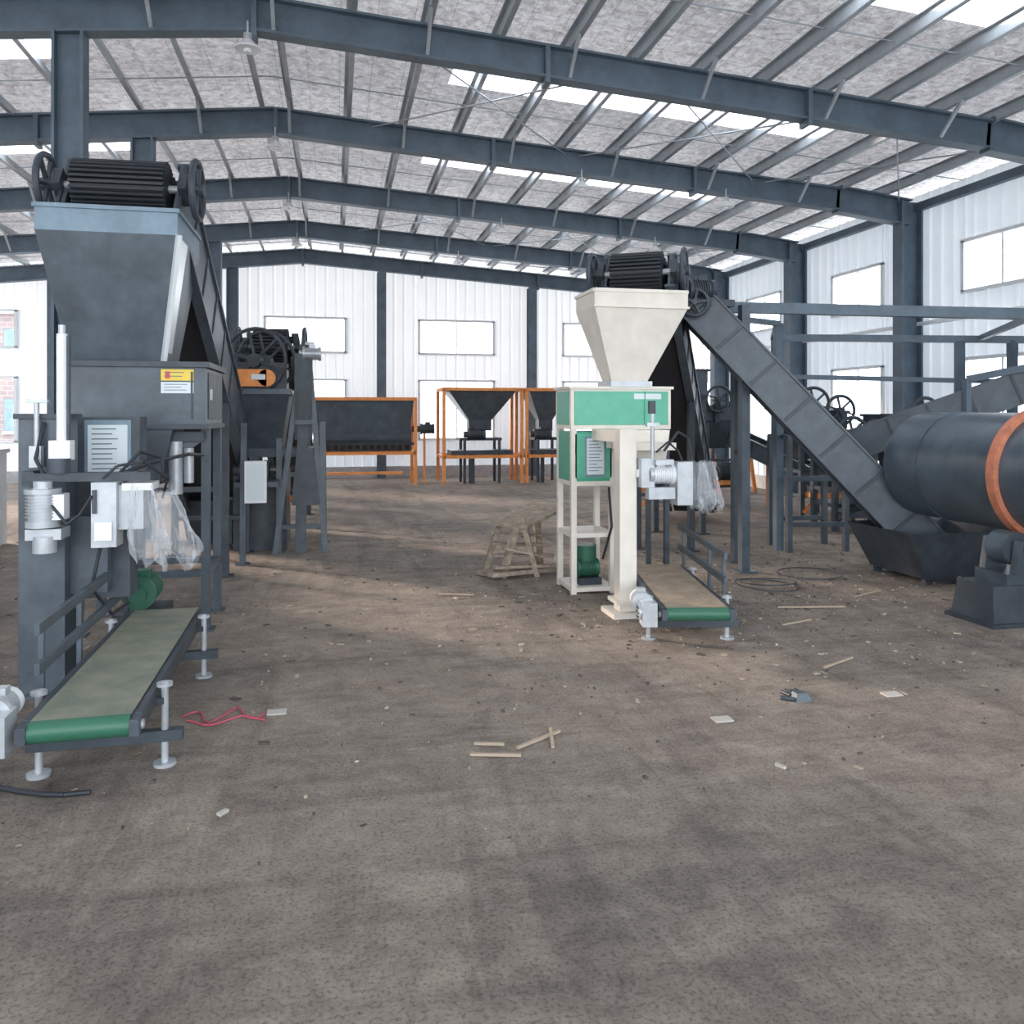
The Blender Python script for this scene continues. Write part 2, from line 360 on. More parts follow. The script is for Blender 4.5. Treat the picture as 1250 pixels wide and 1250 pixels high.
# ---------------------------------------------------------------- elevators
def elevator(name,bot,top,w,legs=(),side=0.34,wheelR=0.22,drumR=0.2):
    s=B(name); M,Ln=incline(bot,top); s.M=M
    for k in(-1,1):
        s.bx(k*w/2-0.02,k*w/2+0.02,0,Ln,-side*0.6,side*0.4,DARK)
        s.bx(k*w/2-0.045,k*w/2+0.045,0,Ln,side*0.4,side*0.4+0.03,DARK); s.bx(k*w/2-0.045,k*w/2+0.045,0,Ln,-side*0.6-0.03,-side*0.6,DARK)
        n=int(Ln/0.5)
        for j in range(n+1): s.bx(k*(w/2+0.02)-0.012,k*(w/2+0.02)+0.012,Ln*j/n-0.02,Ln*j/n+0.02,-side*0.6,side*0.4,DARK2)
    bw=w/2-0.07
    s.bx(-bw,bw,0,Ln,0.03,0.045,BLACK); s.bx(-bw,bw,0,Ln,-0.16,-0.145,BLACK)
    n=int(Ln/0.11)
    for j in range(n): s.bx(-bw+0.04,bw-0.04,j*0.11,j*0.11+0.015,0.045,0.12,BLACK)
    for k in(-1,1):
        for j in range(n): s.bx(k*bw-0.02+0.012*(1 if j%2 else -1),k*bw+0.02+0.012*(1 if j%2 else -1),j*0.11,j*0.11+0.1,0.045,0.13,BLACK)
    for yy,R in((Ln,drumR),(0,drumR*0.75)):
        s.cyl((-bw,yy,-0.06),(bw,yy,-0.06),R*0.78,BLACK,28)
        s.cyl((-w/2-0.16,yy,-0.06),(w/2+0.16,yy,-0.06),0.03,GREY,12)
        for j in range(30):
            t=2*PI*j/30; c,si=math.cos(t),math.sin(t)
            s.beam((-bw,yy+c*R*0.86,-0.06+si*R*0.86),(bw,yy+c*R*0.86,-0.06+si*R*0.86),0.02,R*0.24,BLACK,(0,c,si))
        for k in(-1,1):
            s.bx(k*(w/2+0.04)-0.03,k*(w/2+0.04)+0.03,yy-0.09,yy+0.09,-0.14,0.02,DARK2)
    s.wheel((-w/2-0.13,Ln,-0.06),(1,0,0),wheelR,DARK2,6,0.025); s.wheel((w/2+0.13,Ln,-0.06),(1,0,0),wheelR,DARK2,6,0.025)
    s.torus((w/2+0.13,Ln-0.45,0.1),(1,0,0),0.1,0.025,DARK2); s.beam((w/2+0.13,Ln,wheelR-0.06),(w/2+0.13,Ln-0.45,0.2),0.03,0.02,BLACK,(0,0,1))
    for t in legs:
        c=M@Vector((0,Ln*t,-side*0.6)); s.M=Matrix.Identity(4); sd=(M.to_3x3()@Vector((1,0,0)))
        for k in(-1,1):
            p=c+sd*k*w/2; s.beam((p.x,p.y,0),(p.x,p.y,p.z),0.07,0.07,DARK2,(0,1,0)); s.bx(p.x-0.08,p.x+0.08,p.y-0.08,p.y+0.08,0,0.015,DARK2)
        a=c-sd*w/2;e=c+sd*w/2; s.beam((a.x,a.y,c.z*0.5),(e.x,e.y,c.z*0.5),0.05,0.05,DARK2)
        s.M=M
    s.M=Matrix.Identity(4)
    return s
s=elevator('bucket_elevator_conveyor',(-1.32,11.2,0.32),(-1.52,6.55,3.32),0.78,legs=(0.25,0.55),side=0.5,wheelR=0.21)
s.frus((-1.75,-0.9,10.6,11.7),0.0,(-1.8,-0.85,10.4,11.8),0.55,DARK2)
s.done(0.003)
s=elevator('bucket_elevator_conveyor',(5.3,11.6,0.32),(2.86,7.45,3.0),0.62,legs=(0.3,0.6),wheelR=0.2,drumR=0.2); s.done(0.003)
s=elevator('bucket_elevator_conveyor',(-0.62,14.6,0.32),(-0.78,10.9,2.5),0.56,legs=(0.3,0.7),wheelR=0.24,drumR=0.24)
s.cyl((-0.42,10.8,2.45),(-0.25,10.8,2.45),0.07,WHITE,16); s.cyl((-0.42,10.8,2.22),(-0.3,10.8,2.22),0.06,WHITE,16)
s.done()

# ---------------------------------------------------------------- crumpled bag
def film_bag(s,c,rx,ry,h,seed=1,tilt=0.0):
    rnd=random.Random(seed); n=30;k=16; vs=[];fs=[]
    for j in range(k+1):
        t=j/k; R=(0.6+0.75*t**0.8)*(1-0.25*(t>0.93))
        for i in range(n):
            a=2*PI*i/n; w=1+0.20*math.sin(5*a+t*5+seed)+rnd.uniform(-0.09,0.09)
            vs.append((c[0]+math.cos(a)*rx*R*w+tilt*t,c[1]+math.sin(a)*ry*R*w,c[2]-h*t+rnd.uniform(-0.012,0.012)+0.05*math.sin(3*a+seed)*t))
    for j in range(k):
        for i in range(n): fs.append((j*n+i,j*n+(i+1)%n,(j+1)*n+(i+1)%n,(j+1)*n+i))
    s.add(vs,fs,FILM,True)

def label(s,x0,x1,y,z0,z1,m=LABEL,rows=5):
    s.bx(x0,x1,y-0.004,y,z0,z1,m); h=(z1-z0)/(rows+1)
    for r_ in range(rows):
        z=z1-h*(r_+0.8); s.bx(x0+(x1-x0)*0.1,x0+(x1-x0)*random.uniform(0.6,0.92),y-0.006,y-0.003,z-h*0.14,z+h*0.10,INK)

# ---------------------------------------------------------------- left bagging machine
s=B('bagging_machine')
s.frus((-1.84,-1.22,6.38,6.95),1.97,(-2.0,-1.08,6.15,7.1),2.86,DARK,top=False,bot=False)
s.frus((-2.0,-1.08,6.15,7.1),2.86,(-2.0,-1.08,6.15,7.1),3.03,BLUEG,top=False,bot=False)
s.frus((-1.98,-1.10,6.17,7.08),3.03,(-1.84,-1.22,6.38,6.95),2.0,DARK2,top=False,bot=False)
s.add([(-1.07,6.16,2.85),(-1.07,6.50,2.85),(-1.20,6.60,2.05),(-1.20,6.40,2.05)],[(0,1,2,3)],GLINT)  # reflection streak laid on the hopper side as pale strips
s.beam((-1.07,6.14,2.86),(-1.215,6.37,1.98),0.03,0.05,GLINT)
for x in (-2.0,-1.08): s.beam((x,6.14,3.03),(x,7.1,3.03),0.03,0.03,BLUEG)
s.beam((-2.0,6.15,3.03),(-1.08,6.15,3.03),0.03,0.03,BLUEG)
s.bx(-1.82,-0.9,6.2,7.08,1.5,1.95,DARK); s.bx(-1.86,-0.87,6.17,7.1,1.93,1.97,DARK2); s.bx(-1.84,-0.88,6.18,7.1,1.49,1.525,DARK2)
s.bx(-1.0,-0.985,6.19,6.2,1.56,1.9,DARK2); s.bx(-0.9,-0.892,6.3,7.0,1.56,1.9,DARK2)
s.bx(-0.895,-0.88,6.35,6.4,1.7,1.78,GREY)
label(s,-1.2,-0.98,6.196,1.835,1.915,YEL,2); label(s,-1.2,-0.98,6.196,1.745,1.825,LABEL,3)
s.bx(-1.17,-1.14,6.186,6.19,1.85,1.9,RED)
for x in(-1.8,-0.93):
    for y in (6.42,7.02):
        s.bx(x-0.03,x+0.03,y-0.03,y+0.03,0,1.5,DARK); s.bx(x-0.06,x+0.06,y-0.06,y+0.06,0,0.015,DARK)
s.beam((-1.8,6.42,0.42),(-0.93,6.42,0.42),0.05,0.05,DARK); s.beam((-0.93,6.42,0.42),(-0.93,7.02,0.42),0.05,0.05,DARK)
s.beam((-1.42,6.3,1.1),(-0.93,6.42,1.46),0.05,0.07,DARK); s.beam((-1.8,7.02,0.42),(-0.93,7.02,0.42),0.05,0.05,DARK)
s.bx(-1.35,-0.93,6.3,6.36,1.4,1.47,DARK2)
s.frus((-1.55,-1.2,6.1,6.5),1.1,(-1.62,-1.12,6.2,6.7),1.5,DARK2)
s.cyl((-1.12,6.3,1.02),(-1.12,6.3,1.4),0.05,GREY,16); s.cyl((-1.03,6.3,1.1),(-1.03,6.3,1.35),0.035,GREY,16)
s.bx(-1.74,-1.5,5.1,5.34,0.0,1.57,DARK); s.bx(-1.80,-1.44,5.04,5.4,0,0.02,DARK); s.bx(-1.76,-1.48,5.08,5.36,1.57,1.6,DARK2)
s.bx(-1.5,-1.2,5.3,5.5,0.5,1.2,DARK2); s.bx(-1.5,-1.3,5.2,5.5,0.55,1.0,DARK)
s.bx(-1.56,-1.20,5.55,5.75,1.2,1.58,DARK2); s.bx(-1.52,-1.25,5.545,5.55,1.2,1.56,BLUEG); label(s,-1.5,-1.27,5.544,1.22,1.53,LABEL,9)
s.bx(-1.66,-1.02,4.98,5.06,1.22,1.27,DARK2); s.beam((-1.66,5.0,1.24),(-1.66,5.4,1.24),0.06,0.08,DARK2)
s.bx(-1.31,-1.18,4.9,5.05,0.86,1.22,GREY); s.bx(-1.29,-1.2,4.885,4.9,0.9,1.0,WHITE); s.bx(-1.3,-1.28,4.88,4.9,1.05,1.18,DARK2)
s.motor((-1.56,4.93,1.08),(0,0,-1),0.085,0.2,GREY,GREY); s.bx(-1.64,-1.46,4.9,5.06,0.91,0.97,GREY); s.bx(-1.50,-1.44,4.88,4.98,1.02,1.16,WHITE)
s.cyl((-1.55,4.93,0.84),(-1.55,4.93,0.93),0.06,GREY,16)
s.bx(-1.18,-1.05,4.95,5.1,0.95,1.2,GREY); s.bx(-1.16,-1.0,4.93,5.12,1.17,1.21,WHITE)
s.cyl((-1.5,5.05,1.45),(-1.5,5.05,2.05),0.028,WHITE,16); s.cyl((-1.467,5.05,1.45),(-1.467,5.05,2.04),0.012,DARK2,10); s.cyl((-1.5,5.05,2.03),(-1.5,5.05,2.1),0.018,GREY,10); s.cyl((-1.5,5.05,1.3),(-1.5,5.05,1.5),0.012,GREY,8)
s.bx(-1.555,-1.445,5.0,5.09,1.34,1.45,WHITE); s.cyl((-1.5,5.0,1.27),(-1.5,5.0,1.35),0.06,DARK2,14)
s.cyl((-1.63,5.05,1.4),(-1.63,5.05,1.68),0.014,GREY,10); s.bx(-1.68,-1.57,5.03,5.07,1.66,1.68,GREY); s.bx(-1.66,-1.6,5.02,5.08,1.3,1.42,GREY)
s.tube([(-1.3,5.2,1.22),(-1.1,5.4,1.3),(-0.95,5.8,1.33),(-0.93,6.3,1.3)],0.012,BLACK)
s.tube([(-1.2,5.0,1.25),(-1.1,5.1,1.38),(-1.0,5.2,1.34),(-0.98,5.1,1.2)],0.01,BLACK)
s.tube([(-1.25,4.9,1.24),(-1.18,4.92,1.31),(-1.05,4.95,1.33),(-0.95,5.1,1.22),(-1.0,5.2,1.1)],0.008,BLACK)
s.tube([(-1.55,5.0,1.2),(-1.62,5.0,1.35),(-1.6,5.08,1.55)],0.01,BLACK)
s.tube([(-1.5,4.88,1.1),(-1.42,4.86,1.0),(-1.36,4.88,1.05),(-1.3,4.88,1.15)],0.008,BLACK)
s.tube([(-1.3,5.1,0.9),(-1.36,5.1,0.6),(-1.3,5.3,0.4),(-1.28,5.6,0.4)],0.01,BLACK)
s.motor((-1.25,5.9,0.42),(0,1,0),0.1,0.28,BELTE); s.bx(-1.4,-1.1,5.7,6.1,0.0,0.3,DARK2)
film_bag(s,(-1.05,4.92,1.2),0.08,0.07,0.40,3,0.04)
film_bag(s,(-0.95,4.95,1.16),0.09,0.06,0.40,8,0.10)
s.done(0.003)

# ---------------------------------------------------------------- small belt conveyors
def belt_conveyor(name,c0,c1,w,h,m_top,m_edge,rails,motorside=-1,feet=True):
    s=B(name); M,Ln=incline((c0[0],c0[1],h),(c1[0],c1[1],h)); s.M=M
    s.bx(-w/2+0.02,w/2-0.02,0,Ln,-0.01,0.0,m_top)
    s.bx(-w/2+0.02,w/2-0.02,0,Ln,-0.09,-0.08,m_edge)
    s.cyl((-w/2+0.02,0,-0.045),(w/2-0.02,0,-0.045),0.045,m_edge,24); s.cyl((-w/2+0.02,Ln,-0.045),(w/2-0.02,Ln,-0.045),0.045,m_edge,24)
    for k in(-1,1):
        s.bx(k*w/2-0.015,k*w/2+0.015,0.03,Ln-0.03,-0.085,-0.005,DARK2); s.bx(k*w/2-0.02,k*w/2+0.02,-0.05,0.1,-0.08,-0.01,DARK2)
        s.cyl((k*w/2,0,-0.045),(k*(w/2+0.03),0,-0.045),0.02,GREY,10)
        for t in (0.18,0.85):
            y=Ln*t; x=k*(w/2+0.05)
            s.cyl((x,y,-h),(x,y,0.02),0.016,GREY,12); s.cyl((x,y,-h),(x,y,-h+0.015),0.05,GREY,16); s.bx(min(k*w/2,x),max(k*w/2,x),y-0.02,y+0.02,-0.08,-0.05,DARK2)
            s.cyl((x,y,0.0),(x,y,0.015),0.035,GREY,12)
    for t in(0.18,0.85): s.bx(-w/2-0.1,w/2+0.13,Ln*t-0.025,Ln*t+0.025,-h*0.62-0.025,-h*0.62+0.025,DARK2)
    if rails:
        for k in rails:
            for z in(0.08,0.26):
                s.bx(k*(w/2+0.06)-0.012,k*(w/2+0.06)+0.012,0.35,Ln+0.35,z,z+0.05,DARK)
            for y in(0.45,Ln*0.55,Ln+0.2): s.bx(k*(w/2+0.075)-0.012,k*(w/2+0.075)+0.012,y,y+0.03,-0.08,0.3,DARK)
    k=motorside
    s.bx(k*(w/2+0.10)-0.05,k*(w/2+0.10)+0.05,-0.06,0.08,-0.12,0.04,GREY)
    s.motor((k*(w/2+0.13),0.13,0.02),(0,1,0),0.065,0.17,GREY,WHITE)
    s.cyl((k*(w/2+0.14),0,-0.03),(k*(w/2+0.17),0,-0.03),0.05,GREY,18)
    for a in range(6): s.cyl((k*(w/2+0.165),0.035*math.cos(a*PI/3),-0.03+0.035*math.sin(a*PI/3)),(k*(w/2+0.18),0.035*math.cos(a*PI/3),-0.03+0.035*math.sin(a*PI/3)),0.007,DARK2,8)
    s.M=Matrix.Identity(4); return s.done(0.002)
belt_conveyor('bag_belt_conveyor',(-1.01,3.64),(-1.04,5.55),0.42,0.36,BELTG,BELTE,(-1,),-1)
belt_conveyor('bag_belt_conveyor',(2.40,5.15),(2.72,6.7),0.46,0.29,BELTB,BELTE,(1,),-1)

# ---------------------------------------------------------------- right bagging machine (green/cream)
s=B('bagging_machine')
hb=(2.43,2.76,6.98,7.22); ht=(2.21,3.08,6.8,7.36)
s.frus(hb,1.88,ht,2.54,CREAM,top=False,bot=False)
s.frus(ht,2.54,ht,2.68,CREAM,top=False,bot=False)
s.frus((2.23,3.06,6.82,7.34),2.68,(2.45,2.74,7.0,7.20),1.9,CREAM,top=False,bot=False)
s.beam((2.21,6.8,2.68),(3.08,6.8,2.68),0.03,0.03,CREAM); s.beam((2.21,6.8,2.68),(2.21,7.36,2.68),0.03,0.03,CREAM); s.beam((2.2,6.79,2.54),(3.09,6.79,2.54),0.02,0.02,CREAM)
s.bx(2.4,2.79,6.92,7.28,1.84,1.89,GREY)
s.bx(2.04,2.98,6.95,7.45,1.46,1.83,CREAM); s.bx(2.07,2.95,6.94,6.95,1.5,1.80,GREENL); s.bx(2.035,2.04,7.0,7.4,1.5,1.80,GREEN)
s.bx(2.62,2.88,6.932,6.94,1.73,1.78,LABEL); s.bx(2.72,2.73,6.93,6.94,1.5,1.8,GREEN); s.bx(2.02,3.0,6.93,7.47,1.82,1.845,CREAM)
for x in(2.07,2.43):
    for y in(6.98,7.42): s.bx(x-0.025,x+0.025,y-0.025,y+0.025,0,1.46,CREAM)
s.bx(2.05,2.45,6.965,7.44,1.0,1.44,GREEN); s.bx(2.08,2.42,6.955,6.965,1.03,1.42,GREENL)
s.bx(2.17,2.36,6.95,6.956,1.04,1.4,BLUEG); label(s,2.185,2.345,6.949,1.06,1.38,LABEL,10)
for z in(0.98,0.52,0.04): s.bx(2.05,2.45,6.96,7.44,z-0.02,z+0.02,CREAM)
s.cyl((2.25,7.2,0.14),(2.25,7.2,0.4),0.1,BELTE,18); s.motor((2.25,7.15,0.2),(1,0,0),0.08,0.2,BELTE); s.bx(2.15,2.36,7.05,7.3,0.06,0.12,DARK2)
s.tube([(2.35,7.0,0.3),(2.4,6.9,0.6),(2.38,6.92,0.95)],0.012,BLACK)
for x,y in((2.95,6.98),(2.95,7.42)): s.bx(x-0.022,x+0.022,y-0.022,y+0.022,0,1.46,DARK2)
s.bx(2.20,2.34,6.13,6.27,0,1.48,CREAM); s.bx(2.12,2.42,6.04,6.36,0,0.04,CREAM); s.bx(2.16,2.38,6.09,6.31,0.10,0.13,CREAM)
s.beam((2.27,6.2,1.42),(2.3,6.95,1.42),0.14,0.1,CREAM); s.bx(2.35,2.75,6.3,6.9,1.3,1.36,CREAM)
s.frus((2.5,2.72,6.5,6.8),1.05,(2.4,2.8,6.55,7.0),1.46,CREAM)
s.bx(2.33,2.75,6.1,6.2,1.1,1.16,WHITE); s.bx(2.35,2.46,6.05,6.2,1.02,1.25,GREY)
s.motor((2.52,6.1,1.12),(-1,0,0),0.075,0.2,WHITE,GREY)
s.bx(2.63,2.76,6.0,6.15,0.88,1.22,GREY); s.bx(2.4,2.62,6.02,6.1,0.93,1.02,GREY); s.bx(2.45,2.6,6.0,6.1,1.2,1.24,GREY)
s.cyl((2.42,6.0,1.25),(2.42,6.0,1.62),0.015,GREY,10); s.bx(2.37,2.47,5.98,6.03,1.5,1.53,GREY); s.bx(2.39,2.44,5.98,6.02,1.6,1.7,DARK2)
s.tube([(2.6,6.2,1.3),(2.72,6.2,1.45),(2.85,6.3,1.4),(2.85,6.2,1.2)],0.012,BLACK)
s.tube([(2.45,6.0,1.3),(2.55,6.0,1.38),(2.66,6.05,1.3),(2.7,6.05,1.2)],0.008,BLACK)
film_bag(s,(2.83,6.08,1.22),0.09,0.07,0.34,5,0.04); film_bag(s,(2.93,6.1,1.22),0.08,0.05,0.38,11,0.03)
s.done(0.003)

# ---------------------------------------------------------------- wooden trestle / pallet pile
s=B('broken_wooden_pallet')
s.beam((1.66,7.9,0.5),(2.15,8.3,0.62),0.5,0.03,WOOD)
for k in range(4): s.beam((1.5+k*0.02,7.75+k*0.16,0.12+0.09*k),(2.15,7.85+k*0.12,0.1+0.08*k),0.09,0.025,WOOD)
s.beam((1.6,7.8,0.0),(1.75,7.85,0.55),0.07,0.05,WOOD); s.beam((1.95,7.8,0.0),(1.8,7.85,0.58),0.07,0.05,WOOD)
s.beam((1.5,8.2,0.0),(1.65,8.2,0.5),0.07,0.05,WOOD); s.beam((2.1,8.3,0.0),(2.05,8.25,0.6),0.07,0.05,WOOD)
s.beam((1.45,7.7,0.06),(2.2,7.95,0.05),0.12,0.04,WOOD); s.beam((1.4,7.95,0.03),(2.1,8.25,0.03),0.12,0.04,WOOD); s.beam((1.6,7.78,0.3),(2.12,7.9,0.16),0.09,0.025,WOOD)
s.done()

# ---------------------------------------------------------------- big inclined conveyor
def bigconv(name,bot,top,w,side=0.26):
    s=B(name); M,Ln=incline(bot,top); s.M=M
    for k in(-1,1):
        s.bx(k*w/2-0.012,k*w/2+0.012,-0.25,Ln,-side*0.6,side*0.4,DARK)
        s.bx(k*w/2-0.035,k*w/2+0.035,-0.25,Ln,side*0.4-0.01,side*0.4+0.01,DARK); s.bx(k*w/2-0.035,k*w/2+0.035,-0.25,Ln,-side*0.6-0.01,-side*0.6+0.01,DARK)
        n=int(Ln/0.45)
        for j in range(n+1): s.bx(k*(w/2+0.012)-0.02,k*(w/2+0.012)+0.02,Ln*j/n-0.015,Ln*j/n+0.015,-side*0.6,side*0.4,DARK2)
    s.bx(-w/2+0.02,w/2-0.02,-0.2,Ln,0.02,0.035,BLACK)
    s.bx(-w/2+0.02,w/2-0.02,-0.2,Ln,-0.14,-0.13,BLACK)
    n=int(Ln/0.16)
    for j in range(n): s.bx(-w/2+0.04,w/2-0.04,j*0.16,j*0.16+0.012,0.035,0.07,BLACK)
    for yy in(-0.2,Ln):
        s.cyl((-w/2,yy,-0.05),(w/2,yy,-0.05),0.11,BLACK,22); s.cyl((-w/2-0.1,yy,-0.05),(w/2+0.1,yy,-0.05),0.025,GREY,10)
        for k in(-1,1): s.bx(k*(w/2+0.05)-0.03,k*(w/2+0.05)+0.03,yy-0.07,yy+0.07,-0.11,0.01,DARK2)
    s.wheel((-w/2-0.12,Ln,-0.05),(1,0,0),0.13,DARK2,5,0.02)
    s.M=Matrix.Identity(4)
    return s,M,Ln
s,M,Ln=bigconv('inclined_belt_conveyor',(5.78,6.98,0.24),(3.72,7.95,2.74),0.62,0.36)
s.frus((5.35,6.15,6.6,7.4),0.06,(5.15,6.3,6.5,7.5),0.5,DARK2,top=False)
for x,y in((5.4,6.65),(6.1,6.65),(5.4,7.35),(6.1,7.35)): s.bx(x-0.03,x+0.03,y-0.03,y+0.03,0,0.1,DARK2)
for (x,y) in((4.05,7.6),(4.25,8.15)): s.bx(x-0.045,x+0.045,y-0.045,y+0.045,0,2.15 if y>8 else 2.7,DARK); s.bx(x-0.1,x+0.1,y-0.1,y+0.1,0,0.02,DARK)
s.beam((4.05,7.6,1.2),(4.25,8.15,1.2),0.05,0.05,DARK)
s.motor((3.6,7.65,2.85),(1,0,0),0.1,0.28,DARK2); s.bx(3.5,3.95,7.6,7.75,2.68,2.75,DARK2)
s.done(0.002)
s,M,Ln=bigconv('inclined_belt_conveyor',(6.4,9.2,1.25),(8.45,7.6,2.25),0.5,0.36)
for x,y,z in((6.7,9.0,1.1),(7.6,8.3,1.62),(8.3,7.75,2.0)): s.bx(x-0.04,x+0.04,y-0.04,y+0.04,0,z,DARK2)
s.done()

s=B('overhead_conveyor_frame')
s.beam((3.7,8.12,2.74),(8.45,6.43,2.54),0.1,0.11,STEEL); s.beam((5.75,10,2.62),(8.5,8.6,2.52),0.08,0.09,STEEL)
s.beam((5.1,8.75,2.66),(5.75,10.0,2.62),0.06,0.06,STEEL); s.beam((6.9,7.0,2.58),(7.9,8.75,2.55),0.06,0.06,STEEL); s.beam((3.75,8.2,2.68),(5.1,8.75,2.66),0.06,0.06,STEEL)
for x,y,z in((8.4,6.45,2.54),(8.3,8.7,2.52),(7.75,8.95,2.52),(5.78,9.98,2.6),(5.1,8.75,2.66)): s.bx(x-0.045,x+0.045,y-0.045,y+0.045,0,z,STEEL)
s.beam((7.2,8.2,2.0),(8.45,7.0,2.35),0.07,0.08,STEEL); s.beam((7.2,8.2,2.0),(7.2,8.2,0.0),0.07,0.07,STEEL)
s.beam((5.78,9.98,2.1),(8.3,8.7,2.0),0.05,0.06,STEEL)
s.done()
s=B('steel_support_trestle')
for x,y in((5.12,8.55),(5.82,8.5),(5.2,9.1),(5.9,9.05)): s.bx(x-0.03,x+0.03,y-0.03,y+0.03,0,1.35 if x<5.5 else 0.85,DARK)
s.beam((5.12,8.55,0.32),(5.82,8.5,0.32),0.05,0.05,DARK); s.beam((5.12,8.55,0.85),(5.82,8.5,0.85),0.05,0.06,DARK); s.beam((5.2,9.1,0.32),(5.9,9.05,0.32),0.05,0.05,DARK)
s.beam((5.12,8.55,1.33),(5.2,9.1,1.33),0.05,0.05,DARK); s.beam((5.82,8.5,0.85),(5.9,9.05,0.85),0.05,0.05,DARK); s.done()

# ---------------------------------------------------------------- rotary drum
s=B('rotary_drum')
cx,cz,R=5.55,1.12,0.49
s.cyl((cx,6.80,cz),(cx,2.0,cz),R,DRUMM,64); s.cyl((cx,6.88,cz),(cx,6.80,cz),R-0.05,DRUMM,64,r2=R)
for y in(6.4,4.3,3.2): s.cyl((cx,y,cz),(cx,y-0.03,cz),R+0.008,DRUMM,64)
for y in(5.52,2.9): s.cyl((cx,y,cz),(cx,y-0.08,cz),R+0.045,RUSTO,64)
for y in (5.42,2.85):
    s.frus((cx-0.75,cx+0.75,y-0.22,y+0.22),0.0,(cx-0.72,cx+0.72,y-0.18,y+0.18),0.3,DARK2)
    s.bx(cx-0.78,cx+0.78,y-0.25,y+0.25,0,0.03,DARK2)
    for k in(-1,1):
        s.bx(cx+k*0.42-0.16,cx+k*0.42+0.16,y-0.16,y+0.16,0.3,0.38,DARK); s.cyl((cx+k*0.42,y-0.09,0.56),(cx+k*0.42,y+0.09,0.56),0.13,DARK,28)
        s.cyl((cx+k*0.42,y-0.18,0.56),(cx+k*0.42,y+0.18,0.56),0.035,GREY,12)
        for q in(-0.15,0.15): s.frus((cx+k*0.42-0.1,cx+k*0.42+0.1,y+q-0.03,y+q+0.03),0.38,(cx+k*0.42-0.06,cx+k*0.42+0.06,y+q-0.03,y+q+0.03),0.63,DARK)
s.done()

# ---------------------------------------------------------------- crusher with orange guard (centre left)
s=B('organic_waste_crusher')
s.frus((-1.15,-0.6,9.8,10.5),1.2,(-1.32,-0.5,9.6,10.6),1.85,DARK2,top=False)
s.bx(-1.34,-0.48,9.58,10.62,1.82,1.88,DARK)
for x,y in((-0.95,9.1),(-0.62,9.75),(-0.12,9.75),(-0.62,10.6),(-0.12,10.6),(-1.25,10.5)):
    s.beam((x,y,0),(x*0.97-0.02,y+0.05,1.5),0.06,0.06,DARK); s.bx(x-0.07,x+0.07,y-0.07,y+0.07,0,0.015,DARK)
s.beam((-0.66,9.72,0.0),(-0.36,9.9,2.4),0.06,0.06,DARK); s.beam((-0.1,9.72,0.0),(-0.3,9.9,2.4),0.06,0.06,DARK); s.beam((-0.38,9.72,0.0),(-0.34,9.9,2.4),0.12,0.12,DARK2)
for z in(0.3,0.9,1.5): s.beam((-0.62+0.12*z,9.76,z),(-0.12-0.08*z,9.76,z),0.05,0.05,DARK)
s.frus((-0.48,-0.16,9.68,9.95),0.55,(-0.42,-0.24,9.7,9.9),1.2,DARK2)
s.bx(-0.45,-0.25,9.8,10.0,1.3,2.3,DARK2)
s.wheel((-0.9,9.95,2.22),(0.35,1,0),0.37,DARK2,6,0.022); s.wheel((-0.8,10.2,2.22),(0.35,1,0),0.36,DARK2,6,0.022)
s.bx(-1.2,-0.55,10.0,10.5,1.88,2.2,DARK2)
s.bx(-1.20,-0.74,9.52,9.6,1.905,2.095,ORANGE); s.cyl((-1.20,9.52,2.0),(-1.20,9.6,2.0),0.095,ORANGE,24); s.cyl((-0.74,9.52,2.0),(-0.74,9.6,2.0),0.095,ORANGE,24)
s.bx(-0.9,-0.75,9.5,9.52,1.98,2.04,LABEL)
s.motor((-0.85,9.4,0.98),(1,0,0),0.11,0.3,DARK2); s.bx(-1.05,-0.6,9.25,9.6,0.8,0.86,DARK)
s.motor((-0.25,9.85,2.3),(1,0,0),0.08,0.2,GREY)
s.bx(-0.92,-0.70,8.98,9.08,0.66,1.10,WHITE); s.bx(-0.90,-0.72,8.972,8.98,0.69,1.07,LABEL)
s.bx(-1.0,-0.1,9.8,10.4,1.1,1.2,DARK2); s.bx(-0.62,-0.12,10.55,10.6,0.5,0.58,ORANGE)
s.bx(-1.15,-0.55,10.0,10.9,0.0,0.9,DARK2)
s.done()

# ---------------------------------------------------------------- orange framed feeders (far)
def frame_box(s,x0,x1,y0,y1,z0,z1,t,m):
    for x in(x0,x1):
        for y in(y0,y1): s.bx(x-t/2,x+t/2,y-t/2,y+t/2,0,z1,m)
    for y in(y0,y1):
        for z in(z0,z1): s.bx(x0,x1,y-t/2,y+t/2,z-t/2,z+t/2,m)
    for x in(x0,x1):
        for z in(z0,z1): s.bx(x-t/2,x+t/2,y0,y1,z-t/2,z+t/2,m)
s=B('horizontal_ribbon_mixer')
frame_box(s,-0.54,1.78,18.4,19.3,0.72,1.93,0.07,ORANGE)
s.frus((-0.4,1.64,18.6,19.1),0.95,(-0.48,1.74,18.44,19.26),1.88,DARK)
s.bx(-0.48,1.74,18.43,19.27,1.84,1.9,DARK2)
s.cyl((-0.45,18.85,1.05),(1.7,18.85,1.05),0.3,DARK2,28)
for k in range(14): s.bx(-0.38+k*0.155,-0.33+k*0.155,18.36,18.42,0.78,0.93,BLACK)
s.bx(-0.5,1.74,18.38,18.44,0.9,0.96,BLACK)
s.cyl((1.74,18.85,1.25),(2.25,18.85,1.25),0.07,DARK2,14); s.motor((2.1,18.85,1.25),(1,0,0),0.12,0.3,DARK2); s.bx(2.0,2.05,18.8,18.85,0,1.15,ORANGE)
s.bx(-0.2,1.5,18.4,18.5,0.25,0.31,ORANGE); s.done()
